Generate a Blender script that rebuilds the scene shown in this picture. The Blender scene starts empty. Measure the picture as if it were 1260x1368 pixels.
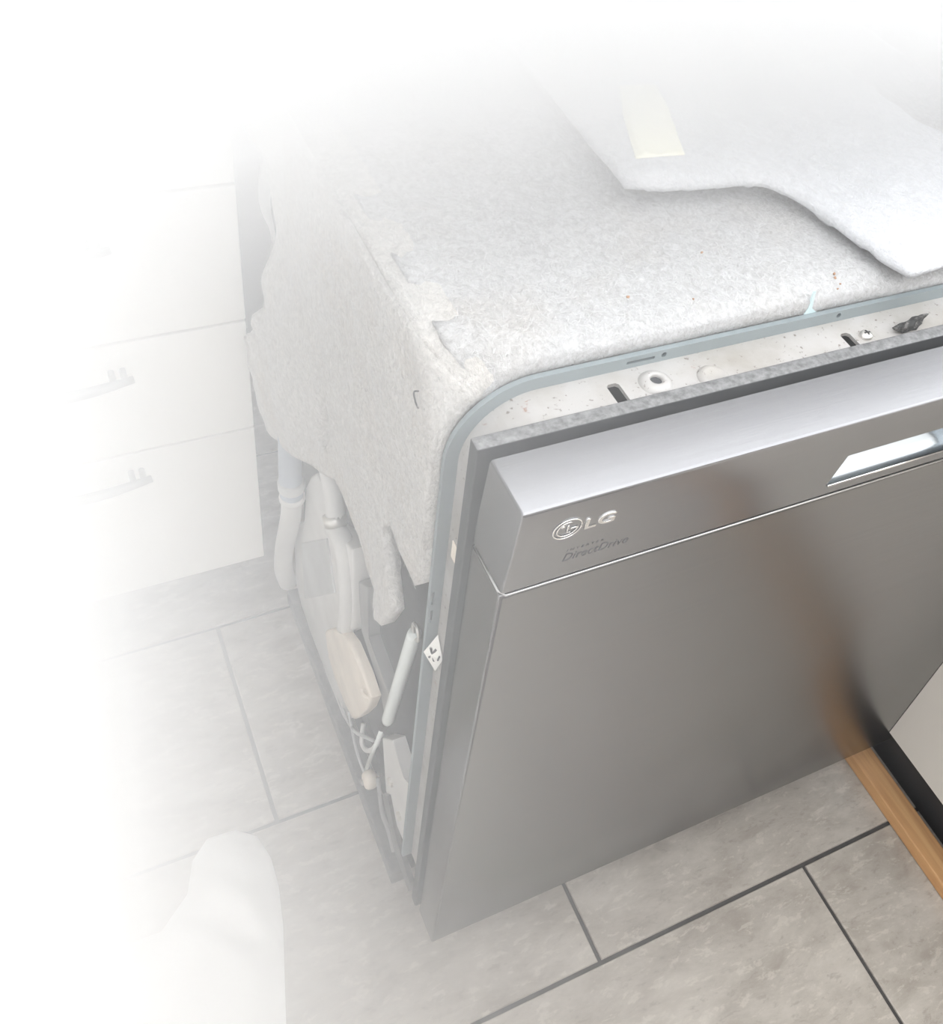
import bpy, bmesh, math, random
from mathutils import Vector, Matrix, geometry, noise

random.seed(7)
S = bpy.context.scene
COL = S.collection

# ------------------------------------------------------------------ camera
cam = bpy.data.cameras.new('camera')
cam_ob = bpy.data.objects.new('camera', cam)
COL.objects.link(cam_ob)
RIGHT = Vector((0.89064091, -0.43255063, 0.14020954))
DOWN = Vector((-0.21666375, -0.674799, -0.70548078))
FWD = Vector((0.39976941, 0.59795172, -0.69472164))
m = Matrix((RIGHT, -DOWN, -FWD)).transposed().to_4x4()
m.translation = (0, 0, 1.27)
cam_ob.matrix_world = m
cam.sensor_fit = 'HORIZONTAL'
cam.sensor_width = 36
cam.lens = 1394.38 / 1260 * 36
cam.shift_x = (630 - 730.8) / 1260
cam.shift_y = -(684 - 567.7) / 1260
cam.clip_start = 0.01
S.camera = cam_ob

# ------------------------------------------------------------------ view, daylight
S.view_settings.view_transform = 'Standard'
S.view_settings.look = 'None'
S.view_settings.exposure = 0.45
S.view_settings.gamma = 1.0
S.view_settings.use_curve_mapping = False
S.cycles.max_bounces = 10
S.cycles.diffuse_bounces = 4
S.cycles.volume_bounces = 6
S.cycles.sample_clamp_indirect = 6.0
S.cycles.volume_step_rate = 0.6

w = bpy.data.worlds.new('sky')
S.world = w
w.use_nodes = True
bg = w.node_tree.nodes['Background']
bg.inputs[0].default_value = (0.965, 0.98, 1.0, 1)
bg.inputs[1].default_value = 2.3


def area(name, loc, target, sx, sy, power, color):
    l = bpy.data.lights.new(name, 'AREA')
    l.shape = 'RECTANGLE'
    l.size, l.size_y, l.energy, l.color = sx, sy, power, color
    o = bpy.data.objects.new(name, l)
    COL.objects.link(o)
    o.location = loc
    o.rotation_euler = (Vector(target) - Vector(loc)).to_track_quat('-Z', 'Y').to_euler()
    return o


area('window_daylight', (0.75, 1.57, 1.48), (0.72, 0.5, 1.3), 1.5, 0.8, 108, (0.95, 0.98, 1.0))
area('side_window_daylight', (2.06, 0.75, 1.55), (0.0, 0.75, 1.55), 1.4, 0.8, 9, (0.80, 0.90, 1.0))
area('added_left_light', (-2.15, 0.4, 1.2), (0.0, 0.6, 0.6), 1.8, 1.9, 36, (1.0, 0.955, 0.885))  # unseen light added on the left to brighten the haze; no door known there


# ------------------------------------------------------------------ materials
class NT:
    def __init__(self, name):
        self.m = bpy.data.materials.new(name)
        self.m.use_nodes = True
        self.t = self.m.node_tree
        self.p = self.t.nodes['Principled BSDF']

    def n(self, kind, **kw):
        nd = self.t.nodes.new(kind)
        for k, v in kw.items():
            if k.startswith('_'):
                setattr(nd, k[1:], v)
            else:
                nd.inputs[k.replace('__', ' ')].default_value = v
        return nd

    def l(self, a, b):
        self.t.links.new(a, b)

    def coords(self, scale=(1, 1, 1), kind='Object', rnd=False):
        tc = self.n('ShaderNodeTexCoord')
        mp = self.n('ShaderNodeMapping')
        mp.inputs['Scale'].default_value = scale
        self.l(tc.outputs[kind], mp.inputs['Vector'])
        if rnd:
            oi = self.n('ShaderNodeObjectInfo')
            mul = self.n('ShaderNodeVectorMath', _operation='SCALE')
            mul.inputs[0].default_value = (31.0, 17.0, 11.0)
            self.l(oi.outputs['Random'], mul.inputs['Scale'])
            self.l(mul.outputs[0], mp.inputs['Location'])
        return mp.outputs[0]

    def noise(self, vec, scale, detail=4, rough=0.6, dist=0.0):
        nz = self.n('ShaderNodeTexNoise', Scale=scale, Detail=detail, Roughness=rough, Distortion=dist)
        self.l(vec, nz.inputs['Vector'])
        return nz.outputs['Fac']

    def ramp(self, fac, stops):
        r = self.n('ShaderNodeValToRGB')
        el = r.color_ramp.elements
        while len(el) < len(stops):
            el.new(0.5)
        for e, (p, c) in zip(el, stops):
            e.position = p
            e.color = tuple(c) + (1,) if len(c) == 3 else c
        self.l(fac, r.inputs[0])
        return r.outputs[0]

    def mix(self, fac, a, b, mode='MIX'):
        mx = self.n('ShaderNodeMix', _data_type='RGBA', _blend_type=mode)
        for sock, v in ((mx.inputs[0], fac), (mx.inputs[6], a), (mx.inputs[7], b)):
            if hasattr(v, 'is_linked'):
                self.l(v, sock)
            elif isinstance(v, (int, float)):
                sock.default_value = v
            else:
                sock.default_value = tuple(v) + (1,)
        return mx.outputs[2]

    def color(self, v):
        if hasattr(v, 'is_linked'):
            self.l(v, self.p.inputs['Base Color'])
        else:
            self.p.inputs['Base Color'].default_value = tuple(v) + (1,)

    def bump(self, h, strength=0.3, dist=0.002):
        b = self.n('ShaderNodeBump', Strength=strength, Distance=dist)
        self.l(h, b.inputs['Height'])
        self.l(b.outputs[0], self.p.inputs['Normal'])

    def set(self, **kw):
        for k, v in kw.items():
            self.p.inputs[k.replace('__', ' ')].default_value = v
        return self


def plain(name, col, rough=0.5, metal=0.0, var=0.12, scale=30, bump=0.0):
    t = NT(name)
    v = t.coords()
    f = t.noise(v, scale, 5)
    a = [c * (1 - var) for c in col]
    b = [min(1, c * (1 + var)) for c in col]
    t.color(t.ramp(f, [(0.3, a), (0.7, b)]))
    if bump:
        t.bump(t.noise(v, scale * 8, 3), bump, 0.001)
    t.set(Roughness=rough, Metallic=metal)
    return t.m


def felt_mat(name, lo, hi, stain=None):
    t = NT(name)
    v = t.coords()
    big = t.noise(v, 9, 4)
    fib = t.noise(t.coords((1, 1, 1)), 130, 6, 0.75, 1.6)
    fine = t.noise(t.coords((1, 0.6, 0.6)), 420, 4, 0.7, 0.8)
    c = t.ramp(fib, [(0.32, lo), (0.62, hi)])
    c = t.mix(0.25, c, t.ramp(fine, [(0.35, lo), (0.6, hi)]))
    if stain:
        c = t.mix(t.ramp(big, [(0.48, (0, 0, 0)), (0.75, (0.7, 0.7, 0.7))]), c, stain, 'MULTIPLY')
    t.color(c)
    h = t.n('ShaderNodeMath', _operation='ADD')
    t.l(fib, h.inputs[0])
    t.l(fine, h.inputs[1])
    t.bump(h.outputs[0], 0.75, 0.004)
    t.set(Roughness=1.0)
    t.p.inputs['Specular IOR Level'].default_value = 0.1
    return t.m


def steel_mat(name, base, rough):
    t = NT(name)
    f = t.noise(t.coords((4, 900, 900)), 1.0, 3)
    t.color(t.ramp(f, [(0.3, [c * 0.96 for c in base]), (0.7, [min(1, c * 1.03) for c in base])]))
    t.set(Roughness=rough)
    t.set(Metallic=1.0)
    return t.m


def tile_mat():
    t = NT('grey_stone_tile')
    a = t.noise(t.coords((1.0, 2.2, 1.0), rnd=True), 9, 9, 0.70, 0.25)
    b = t.noise(t.coords((1.0, 2.3, 1.0), rnd=True), 34, 9, 0.74, 0.3)
    c = t.ramp(a, [(0.30, (0.29, 0.258, 0.222)), (0.47, (0.385, 0.352, 0.31)), (0.60, (0.45, 0.415, 0.37)), (0.75, (0.51, 0.475, 0.43))])
    c = t.mix(t.ramp(b, [(0.54, (0, 0, 0)), (0.61, (0.5, 0.5, 0.5)), (0.72, (0.2, 0.2, 0.2))]), c, (0.58, 0.54, 0.48))
    c = t.mix(t.ramp(b, [(0.36, (0.45, 0.45, 0.45)), (0.43, (0, 0, 0))]), c, (0.25, 0.22, 0.19))
    t.color(c)
    t.bump(b, 0.10, 0.001)
    t.set(Roughness=0.42)
    return t.m


def dusty(name, base, dust, rough=0.6, lo=0.5, hi=0.62, scale=160):
    t = NT(name)
    f = t.noise(t.coords(), scale, 6, 0.7)
    t.color(t.ramp(f, [(lo, base), (hi, dust)]))
    t.bump(f, 0.15, 0.001)
    t.set(Roughness=rough)
    return t.m


def band_mat():
    t = NT('grimy_white_metal')
    v = t.coords()
    base = t.ramp(t.noise(v, 14, 5), [(0.35, (0.34, 0.315, 0.28)), (0.6, (0.45, 0.435, 0.42))])
    rust = t.noise(v, 55, 5, 0.7, 0.6)
    c = t.mix(t.ramp(rust, [(0.665, (0, 0, 0)), (0.72, (0.8, 0.8, 0.8))]), base, (0.30, 0.17, 0.12))
    sp = t.noise(v, 260, 3, 0.6)
    c = t.mix(t.ramp(sp, [(0.64, (0, 0, 0)), (0.69, (0.8, 0.8, 0.8))]), c, (0.16, 0.13, 0.11))
    t.color(c)
    t.set(Roughness=0.42, Metallic=0.15)
    return t.m


def wood_mat():
    t = NT('bare_pine')
    f = t.noise(t.coords((60, 2.5, 60)), 1.0, 5, 0.6, 0.4)
    t.color(t.ramp(f, [(0.3, (0.42, 0.22, 0.095)), (0.55, (0.58, 0.33, 0.15)), (0.75, (0.68, 0.42, 0.21))]))
    t.bump(f, 0.08, 0.001)
    t.set(Roughness=0.55)
    return t.m


M = {}
M['steel'] = steel_mat('brushed_steel', (0.27, 0.269, 0.27), 0.24)
M['steel_panel'] = steel_mat('brushed_steel_control_panel', (0.30, 0.30, 0.31), 0.25)
M['pocket'] = steel_mat('polished_pocket_steel', (0.45, 0.48, 0.50), 0.2)
M['chrome'] = plain('chrome_letters', (0.93, 0.92, 0.90), 0.18, 1.0, 0.02)
M['seam_glint'] = plain('seam_highlight_steel', (0.62, 0.62, 0.61), 0.3, 1.0, 0.02)
M['print'] = plain('grey_print', (0.075, 0.075, 0.08), 0.6, 0.0, 0.05)
def bezel_mat():
    t = NT('grey_plastic_dusty_on_top')
    f = t.noise(t.coords(), 170, 6, 0.7)
    d = t.ramp(f, [(0.36, (0.11, 0.11, 0.112)), (0.66, (0.25, 0.25, 0.25))])
    ge = t.n('ShaderNodeNewGeometry')
    sp = t.n('ShaderNodeSeparateXYZ')
    t.l(ge.outputs['Normal'], sp.inputs[0])
    t.color(t.mix(t.ramp(sp.outputs[2], [(0.5, (0, 0, 0)), (0.8, (1, 1, 1))]), (0.045, 0.047, 0.05), d))
    t.set(Roughness=0.55)
    return t.m


M['bezel'] = bezel_mat()
M['gasket'] = plain('black_rubber', (0.035, 0.037, 0.042), 0.6)
M['band'] = band_mat()
M['rim'] = plain('blue_grey_metal', (0.30, 0.345, 0.36), 0.45, 0.35, 0.06, 12)
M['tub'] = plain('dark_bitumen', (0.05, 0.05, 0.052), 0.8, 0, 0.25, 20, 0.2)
M['felt_top'] = felt_mat('white_felt', (0.47, 0.465, 0.46), (0.74, 0.74, 0.745), (0.93, 0.88, 0.82))
M['felt_side'] = felt_mat('cream_felt', (0.56, 0.545, 0.52), (0.81, 0.79, 0.76), (0.92, 0.87, 0.82))
M['felt_pad'] = felt_mat('clean_white_felt', (0.68, 0.69, 0.71), (0.86, 0.87, 0.895))
M['fibre'] = plain('felt_fibre', (0.74, 0.74, 0.735), 1.0, 0, 0.06)
M['tape'] = plain('yellowed_tape', (0.92, 0.90, 0.72), 0.6, 0, 0.04)
M['white_plastic'] = plain('white_plastic', (0.66, 0.65, 0.63), 0.4, 0, 0.08, 14)
M['grey_plastic'] = plain('light_grey_plastic', (0.50, 0.51, 0.51), 0.4, 0, 0.1, 14)
M['mid_grey'] = plain('mid_grey_plastic', (0.27, 0.27, 0.265), 0.5, 0, 0.1, 14)
M['cream'] = plain('cream_plastic', (0.82, 0.735, 0.63), 0.5, 0, 0.1, 20)
M['hose'] = plain('blue_grey_hose', (0.36, 0.40, 0.46), 0.45, 0, 0.1, 14)
M['galv'] = dusty('galvanised_steel', (0.085, 0.085, 0.087), (0.15, 0.15, 0.147), 0.5, 0.4, 0.7, 60)
M['dark_metal'] = plain('dark_metal', (0.05, 0.05, 0.05), 0.5, 0.5)
M['zinc'] = plain('zinc', (0.72, 0.70, 0.66), 0.3, 0.9, 0.1, 80)
M['spring'] = plain('white_spring_sleeve', (0.80, 0.84, 0.82), 0.25, 0, 0.04)
M['label'] = plain('white_label', (0.85, 0.84, 0.80), 0.6, 0, 0.03)
M['cyan'] = plain('pale_cyan_plastic', (0.66, 0.80, 0.82), 0.3, 0, 0.05)
M['soot'] = dusty('sooty_foam', (0.03, 0.03, 0.03), (0.20, 0.19, 0.18), 0.9, 0.5, 0.7, 200)
M['tile'] = tile_mat()
M['grout'] = plain('dark_grout', (0.07, 0.066, 0.064), 0.9, 0, 0.15, 60)
M['wall'] = plain('white_wall_paint', (0.82, 0.81, 0.79), 0.8, 0, 0.02, 8)
M['wall_taupe'] = plain('taupe_wall_paint', (0.22, 0.20, 0.185), 0.8, 0, 0.03, 8)
M['cab'] = plain('white_cabinet_laminate', (0.86, 0.84, 0.79), 0.35, 0, 0.015, 4)
M['cab_grey'] = plain('warm_grey_cabinet_laminate', (0.62, 0.585, 0.535), 0.4, 0, 0.02, 4)
M['carcass'] = plain('white_chipboard', (0.55, 0.54, 0.52), 0.6, 0, 0.03, 10)
M['counter'] = plain('pale_worktop', (0.66, 0.65, 0.63), 0.3, 0, 0.08, 60)
M['handle'] = plain('brushed_nickel', (0.36, 0.36, 0.37), 0.35, 1.0, 0.04)
M['kick'] = plain('black_kickboard_and_shade', (0.03, 0.03, 0.032), 0.6)
M['wood'] = wood_mat()
M['cloth'] = plain('white_cloth', (0.92, 0.92, 0.91), 0.9, 0, 0.03, 40, 0.2)


# ------------------------------------------------------------------ mesh helpers
def link(name, me, mats, parent=None, smooth=False):
    if not isinstance(mats, (list, tuple)):
        mats = [mats]
    for mt in mats:
        me.materials.append(mt)
    if smooth:
        me.polygons.foreach_set('use_smooth', [True] * len(me.polygons))
    o = bpy.data.objects.new(name, me)
    COL.objects.link(o)
    if parent is not None:
        o.parent = parent
        o.matrix_parent_inverse = parent.matrix_world.inverted()
    return o


def obj(name, bm, mats, parent=None, smooth=False, angle=None):
    bmesh.ops.recalc_face_normals(bm, faces=bm.faces[:])
    me = bpy.data.meshes.new(name)
    bm.to_mesh(me)
    bm.free()
    o = link(name, me, mats, parent, smooth)
    if angle is not None:
        me.polygons.foreach_set('use_smooth', [True] * len(me.polygons))
        me.set_sharp_from_angle(angle=math.radians(angle))
    return o


def empty(name, loc, label, cat, group=None):
    o = bpy.data.objects.new(name, None)
    COL.objects.link(o)
    o.location = loc
    o.empty_display_size = 0.05
    bpy.context.view_layer.update()
    tag(o, label, cat, group)
    return o


def tag(o, label=None, cat=None, group=None, kind=None):
    for k, v in (('label', label), ('category', cat), ('group', group), ('kind', kind)):
        if v:
            o[k] = v
    return o


def box(bm, x0, x1, y0, y1, z0, z1, bevel=0.0, seg=2):
    r = bmesh.ops.create_cube(bm, size=1.0)
    vs = r['verts']
    for v in vs:
        v.co = Vector(((x0 + x1) / 2 + v.co.x * (x1 - x0), (y0 + y1) / 2 + v.co.y * (y1 - y0), (z0 + z1) / 2 + v.co.z * (z1 - z0)))
    if bevel:
        es = {e for v in vs for e in v.link_edges}
        bmesh.ops.bevel(bm, geom=list(es), offset=bevel, segments=seg, profile=0.5, affect='EDGES')
    return bm


def B(*a, **k):
    return box(bmesh.new(), *a, **k)


def tube(bm, pts, rad, n=12, cap=True):
    pts = [Vector(p) for p in pts]
    rads = rad if isinstance(rad, (list, tuple)) else [rad] * len(pts)
    rings = []
    up = None
    for i, p in enumerate(pts):
        d = (pts[min(i + 1, len(pts) - 1)] - pts[max(i - 1, 0)]).normalized()
        if up is None:
            up = d.orthogonal().normalized()
        up = (up - d * up.dot(d)).normalized()
        s = d.cross(up)
        rings.append([bm.verts.new(p + (up * math.cos(2 * math.pi * k / n) + s * math.sin(2 * math.pi * k / n)) * rads[i]) for k in range(n)])
    for a, b in zip(rings, rings[1:]):
        for k in range(n):
            bm.faces.new((a[k], a[(k + 1) % n], b[(k + 1) % n], b[k]))
    if cap:
        bm.faces.new(rings[0])
        bm.faces.new(rings[-1])
    return bm


def spline(pts, per=6):
    pts = [Vector(p) for p in pts]
    out = []
    P = [pts[0]] + pts + [pts[-1]]
    for i in range(1, len(P) - 2):
        a, b, c, d = P[i - 1:i + 3]
        for k in range(per):
            t = k / per
            out.append(0.5 * ((2 * b) + (c - a) * t + (2 * a - 5 * b + 4 * c - d) * t * t + (-a + 3 * b - 3 * c + d) * t ** 3))
    out.append(pts[-1])
    return out


def lathe(bm, prof, loc, axis='Z', n=24):
    loc = Vector(loc)
    rings = []
    for r, h in prof:
        ring = []
        for k in range(n):
            a = 2 * math.pi * k / n
            c = {'Z': Vector((r * math.cos(a), r * math.sin(a), h)), 'Y': Vector((r * math.cos(a), h, r * math.sin(a))),
                 'X': Vector((h, r * math.cos(a), r * math.sin(a)))}[axis]
            ring.append(bm.verts.new(loc + c))
        rings.append(ring)
    for a, b in zip(rings, rings[1:]):
        for k in range(n):
            bm.faces.new((a[k], a[(k + 1) % n], b[(k + 1) % n], b[k]))
    bm.faces.new(rings[0])
    bm.faces.new(rings[-1])
    return bm


def prism_yz(bm, poly, x0, x1, bevel=0.0):
    a = [bm.verts.new((x0, y, z)) for y, z in poly]
    b = [bm.verts.new((x1, y, z)) for y, z in poly]
    n = len(poly)
    fs = [bm.faces.new(a), bm.faces.new(b)]
    for i in range(n):
        fs.append(bm.faces.new((a[i], a[(i + 1) % n], b[(i + 1) % n], b[i])))
    if bevel:
        es = [e for e in fs[0].edges]
        bmesh.ops.bevel(bm, geom=es, offset=bevel, segments=3, profile=0.5, affect='EDGES')
    return bm


def dense(poly, step):
    out = []
    for i, p in enumerate(poly):
        q = poly[(i + 1) % len(poly)]
        d = (Vector(q) - Vector(p)).length
        k = max(1, int(round(d / step)))
        for j in range(k):
            out.append(tuple(Vector(p).lerp(Vector(q), j / k)))
    return out


def inside(p, poly):
    c = False
    n = len(poly)
    for i in range(n):
        x1, y1 = poly[i][:2]
        x2, y2 = poly[(i + 1) % n][:2]
        if (y1 > p[1]) != (y2 > p[1]) and p[0] < (x2 - x1) * (p[1] - y1) / (y2 - y1) + x1:
            c = not c
    return c


def sheet(outline, step, top, bottom, jitter=0.25):
    """A soft sheet with an outline in 2-D; top(p) and bottom(p) give its two faces."""
    ol = [Vector(p[:2]) for p in dense(outline, step)]
    n = len(ol)
    lo = (min(p.x for p in ol), min(p.y for p in ol))
    hi = (max(p.x for p in ol), max(p.y for p in ol))
    pts = list(ol)
    y = lo[1] + step / 2
    while y < hi[1]:
        x = lo[0] + step / 2
        while x < hi[0]:
            q = Vector((x + random.uniform(-1, 1) * jitter * step, y + random.uniform(-1, 1) * jitter * step))
            if inside(q, ol) and min((q - o).length_squared for o in ol) > (0.45 * step) ** 2:
                pts.append(q)
            x += step
        y += step
    vs, _e, fs, _a, _b, _c = geometry.delaunay_2d_cdt(pts, [(i, (i + 1) % n) for i in range(n)], [], 1, 1e-6)
    bm = bmesh.new()
    T = [bm.verts.new(top(v)) for v in vs]
    Bt = [bm.verts.new(bottom(v)) for v in vs]
    for f in fs:
        bm.faces.new([T[i] for i in f])
        bm.faces.new([Bt[i] for i in reversed(f)])
    cnt = {}
    for f in fs:
        for i in range(len(f)):
            e = (f[i], f[(i + 1) % len(f)])
            cnt[tuple(sorted(e))] = cnt.get(tuple(sorted(e)), 0) + 1
    for (a, b), c in cnt.items():
        if c == 1:
            bm.faces.new((T[a], T[b], Bt[b], Bt[a]))
    bmesh.ops.delete(bm, geom=[v for v in bm.verts if not v.link_faces], context='VERTS')
    return bm


def fbm(p, s, oct=3):
    return noise.fractal(Vector(p) * s, 1.0, 2.0, oct)


def smooth01(t):
    t = max(0.0, min(1.0, t))
    return t * t * (3 - 2 * t)


# ------------------------------------------------------------------ structure
floor = obj('floor', B(-2.2, 2.0, -1.6, 1.6, -0.06, -0.0035), M['grout'])
floor['kind'] = 'structure'
PY, PX, G = 0.3005, 0.588, 0.0052
tile_me = {}


def tile(x0, x1, y0, y1):
    wx, wy = round(x1 - x0, 4), round(y1 - y0, 4)
    if (wx, wy) not in tile_me:
        bm = B(-wx / 2, wx / 2, -wy / 2, wy / 2, -0.0085, 0.0)
        es = [e for e in bm.edges if all(v.co.z > -0.001 for v in e.verts)]
        bmesh.ops.bevel(bm, geom=es, offset=0.0009, segments=1, affect='EDGES')
        bmesh.ops.recalc_face_normals(bm, faces=bm.faces[:])
        me = bpy.data.meshes.new('tile')
        bm.to_mesh(me)
        bm.free()
        me.materials.append(M['tile'])
        tile_me[(wx, wy)] = me
    o = bpy.data.objects.new('tile', tile_me[(wx, wy)])
    COL.objects.link(o)
    o.parent = floor
    o.location = ((x0 + x1) / 2, (y0 + y1) / 2, random.uniform(-0.0004, 0.0002))


for r in range(-3, 4):
    y0 = 0.2757 + r * PY
    off = 0.404 if r % 2 == 0 else 0.111
    for k in range(-3, 3):
        x0 = off + k * PX
        if x0 + PX < -1.3 or x0 > 1.35:
            continue
        tile(x0 + G / 2, x0 + PX - G / 2, y0 + G / 2, y0 + PY - G / 2)

bm = bmesh.new()
for a in ((-2.2, 0.0, 0, 2.1), (1.5, 2.2, 0, 2.1), (0.0, 1.5, 0, 1.08), (0.0, 1.5, 1.88, 2.1)):
    box(bm, a[0], a[1], 1.5, 1.55, a[2], a[3])
wl = obj('wall_back', bm, M['wall'])
wl['kind'] = 'structure'
tr = obj('slot_shade_board', B(0.19, 0.93, 1.488, 1.499, 0.0, 0.868), M['tub'])  # dark board added at the slot's back to paint its shade
tr['kind'] = 'structure'
wl = obj('wall_front', B(-2.2, 2.2, -1.7, -1.6, 0, 2.1), M['wall_taupe'])
wl['kind'] = 'structure'
bm = bmesh.new()
for a in ((-1.6, 0.05, 0, 2.1), (1.45, 1.6, 0, 2.1), (0.05, 1.45, 0, 1.13), (0.05, 1.45, 1.97, 2.1)):
    box(bm, 1.95, 2.03, *a)
wl = obj('wall_right', bm, M['wall'])
wl['kind'] = 'structure'
bm = bmesh.new()
for a in ((-1.6, -0.6, 0, 2.1), (1.4, 1.5, 0, 2.1), (-0.6, 1.4, 2.05, 2.1)):
    box(bm, -2.12, -2.04, *a)
wl = obj('wall_left', bm, M['wall'])
wl['kind'] = 'structure'

# ------------------------------------------------------------------ drawer unit beside the gap
CX0, CX1, CY = -0.212, 0.187, 0.898
t = empty('drawer_unit', (-0.01, 1.2, 0), 'white drawer unit with bow handles behind the added haze beside the pulled-out dishwasher', 'cabinet')
bm = B(CX0, CX0 + 0.016, CY + 0.019, 1.48, 0.1, 0.868)
box(bm, CX1 - 0.016, CX1, CY + 0.019, 1.48, 0.1, 0.868)
box(bm, CX0, CX1, CY + 0.019, 1.48, 0.1, 0.116)
box(bm, CX0, CX1, 1.465, 1.48, 0.1, 0.868)
obj('carcass', bm, M['carcass'], t)
obj('kickboard', B(CX0, CX1 - 0.004, CY + 0.085, CY + 0.10, 0.0, 0.1), M['mid_grey'], t)
for z0, z1 in ((0.1, 0.3485), (0.3515, 0.5135), (0.5165, 0.6855), (0.6885, 0.862)):
    d = obj('drawer', B(CX0 + 0.001, CX1, CY, CY + 0.018, z0, z1, bevel=0.0012), M['cab'], t)
    zc = z1 - 0.0285 if z0 < 0.2 else z1 - 0.037 if z0 < 0.4 else z1 - 0.043
    xc, hl = -0.0125, 0.075
    bar = [(xc - hl + 2 * hl * i / 16, CY - 0.017 - 0.006 * math.sin(math.pi * i / 16), zc - 0.003 * math.sin(math.pi * i / 16)) for i in range(17)]
    bm = tube(bmesh.new(), bar, [0.0042 + 0.002 * math.sin(math.pi * i / 16) for i in range(17)], 10)
    for s in (-1, 1):
        for q in (0.055, 0.0665):
            tube(bm, [(xc + s * q, CY - 0.018, zc), (xc + s * q, CY + 0.001, zc + 0.001)], 0.0034, 8)
    obj('handle', bm, M['handle'], d, smooth=True)

bm = B(-2.0, 1.94, 0.872, 1.487, 0.87, 0.908, bevel=0.004)
o = obj('worktop', bm, M['counter'])
tag(o, 'pale worktop running along the back wall above the drawer unit', 'worktop')

# neighbouring plain unit to the left, deep in the added haze
t = empty('base_cabinet', (-0.52, 1.2, 0), 'white base cabinet left of the drawer unit, lost in the added haze', 'cabinet')
obj('body', B(-0.815, -0.216, CY + 0.019, 1.48, 0.1, 0.868), M['carcass'], t)
d = obj('door', B(-0.814, -0.217, CY, CY + 0.018, 0.1, 0.862, bevel=0.0012), M['cab'], t)
bm = tube(bmesh.new(), [(-0.26, CY - 0.03 - 0.006 * math.sin(math.pi * i / 10), 0.62 + 0.015 * i) for i in range(11)], 0.005, 8)
for q in (0.635, 0.755):
    tube(bm, [(-0.26, CY - 0.03, q), (-0.26, CY + 0.001, q)], 0.0034, 8)
obj('handle', bm, M['handle'], d, smooth=True)
obj('kickboard', B(-0.815, -0.216, CY + 0.06, CY + 0.075, 0.0, 0.1), M['cab'], t)

# ------------------------------------------------------------------ cabinet on the right, in front of the dishwasher door
t = empty('side_cabinet', (1.1, -0.3, 0), 'warm grey cabinet on the right standing open underneath, against the dishwasher door', 'cabinet')
obj('side_panel', prism_yz(bmesh.new(), [(-1.0, 0.118), (0.3460, 0.118), (0.3378, 0.72), (0.329, 0.74), (0.329, 0.868), (-1.0, 0.868)], 0.845, 0.863), M['cab_grey'], t)
bm = B(0.864, 1.46, 0.312, 0.328, 0.118, 0.868)
box(bm, 0.864, 1.46, -1.0, 0.311, 0.118, 0.134)
obj('carcass', bm, M['carcass'], t)
for y in (0.25, -0.35, -0.9):
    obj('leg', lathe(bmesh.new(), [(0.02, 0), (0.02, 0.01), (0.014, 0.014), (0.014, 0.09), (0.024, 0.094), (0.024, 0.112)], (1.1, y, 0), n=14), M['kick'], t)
obj('kickboard', B(0.893, 0.909, -1.0, 0.45, 0.0, 0.078), M['kick'], t)  # black board set forward to stand in for the shaded floor under the cabinet
o = obj('countertop', B(0.835, 1.47, -1.0, 0.326, 0.869, 0.907, bevel=0.003), M['counter'])
tag(o, 'pale countertop on the warm grey cabinet at the right', 'worktop')

bm = B(0.842, 0.876, -0.75, 0.43, 0.0005, 0.021, bevel=0.002)
o = obj('wooden_batten', bm, M['wood'])
tag(o, 'bare pine batten lying on the tiles under the grey cabinet edge', 'batten')

# units right of the slot
t = empty('corner_cabinet', (1.2, 1.0, 0), 'white corner cabinet behind the white felt pad, right of the dishwasher', 'cabinet')
obj('body', B(0.90, 1.48, 0.47, 0.865, 0.1, 0.868), M['cab'], t)
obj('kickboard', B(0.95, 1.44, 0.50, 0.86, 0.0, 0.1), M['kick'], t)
obj('cabinet_top', B(0.876, 1.48, 0.45, 0.868, 0.869, 0.907, bevel=0.003), M['counter'], t)

# ------------------------------------------------------------------ dishwasher
DW = empty('dishwasher', (0.54, 0.65, 0), 'stainless steel dishwasher pulled out of its slot, wrapped in white felt', 'dishwasher')
XL, XR = 0.2165, 0.864

# base tray and rails
bm = B(0.240, 0.84, 0.46, 0.90, 0.004, 0.05)
obj('base_tray', bm, M['tub'], DW)
obj('base_rail', B(0.2125, 0.2355, 0.452, 0.885, 0.0, 0.026, bevel=0.0015), M['galv'], DW)
obj('base_rail', B(0.842, 0.862, 0.452, 0.885, 0.0, 0.026, bevel=0.0015), M['galv'], DW)
bm = bmesh.new()
box(bm, 0.243, 0.835, 0.434, 0.915, 0.05, 0.815, bevel=0.02, seg=3)
obj('tub', bm, M['tub'], DW, angle=40)

# front flange: band with rounded corners and an upstanding rim
BX0, BX1, BZ, BR = 0.222, 0.8585, 0.809, 0.052


def flange_path():
    p = [((BX0, 0.13), (-1, 0)), ((BX0, 0.45), (-1, 0)), ((BX0, BZ - BR), (-1, 0))]
    for i in range(1, 17):
        a = math.pi - math.pi / 2 * i / 16
        p.append(((BX0 + BR + BR * math.cos(a), BZ - BR + BR * math.sin(a)), (math.cos(a), math.sin(a))))
    for i in range(1, 17):
        a = math.pi / 2 - math.pi / 2 * i / 16
        p.append(((BX1 - BR + BR * math.cos(a), BZ - BR + BR * math.sin(a)), (math.cos(a), math.sin(a))))
    p += [((BX1, 0.45), (1, 0)), ((BX1, 0.13), (1, 0))]
    return p


def flange(prof):
    bm = bmesh.new()
    rings = []
    for (x, z), (nx, nz) in flange_path():
        rings.append([bm.verts.new((x + nx * o, y, z + nz * o)) for o, y in prof])
    n = len(prof)
    for a, b in zip(rings, rings[1:]):
        for k in range(n):
            bm.faces.new((a[k], a[(k + 1) % n], b[(k + 1) % n], b[k]))
    bm.faces.new(rings[0])
    bm.faces.new(rings[-1])
    return bm


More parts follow.
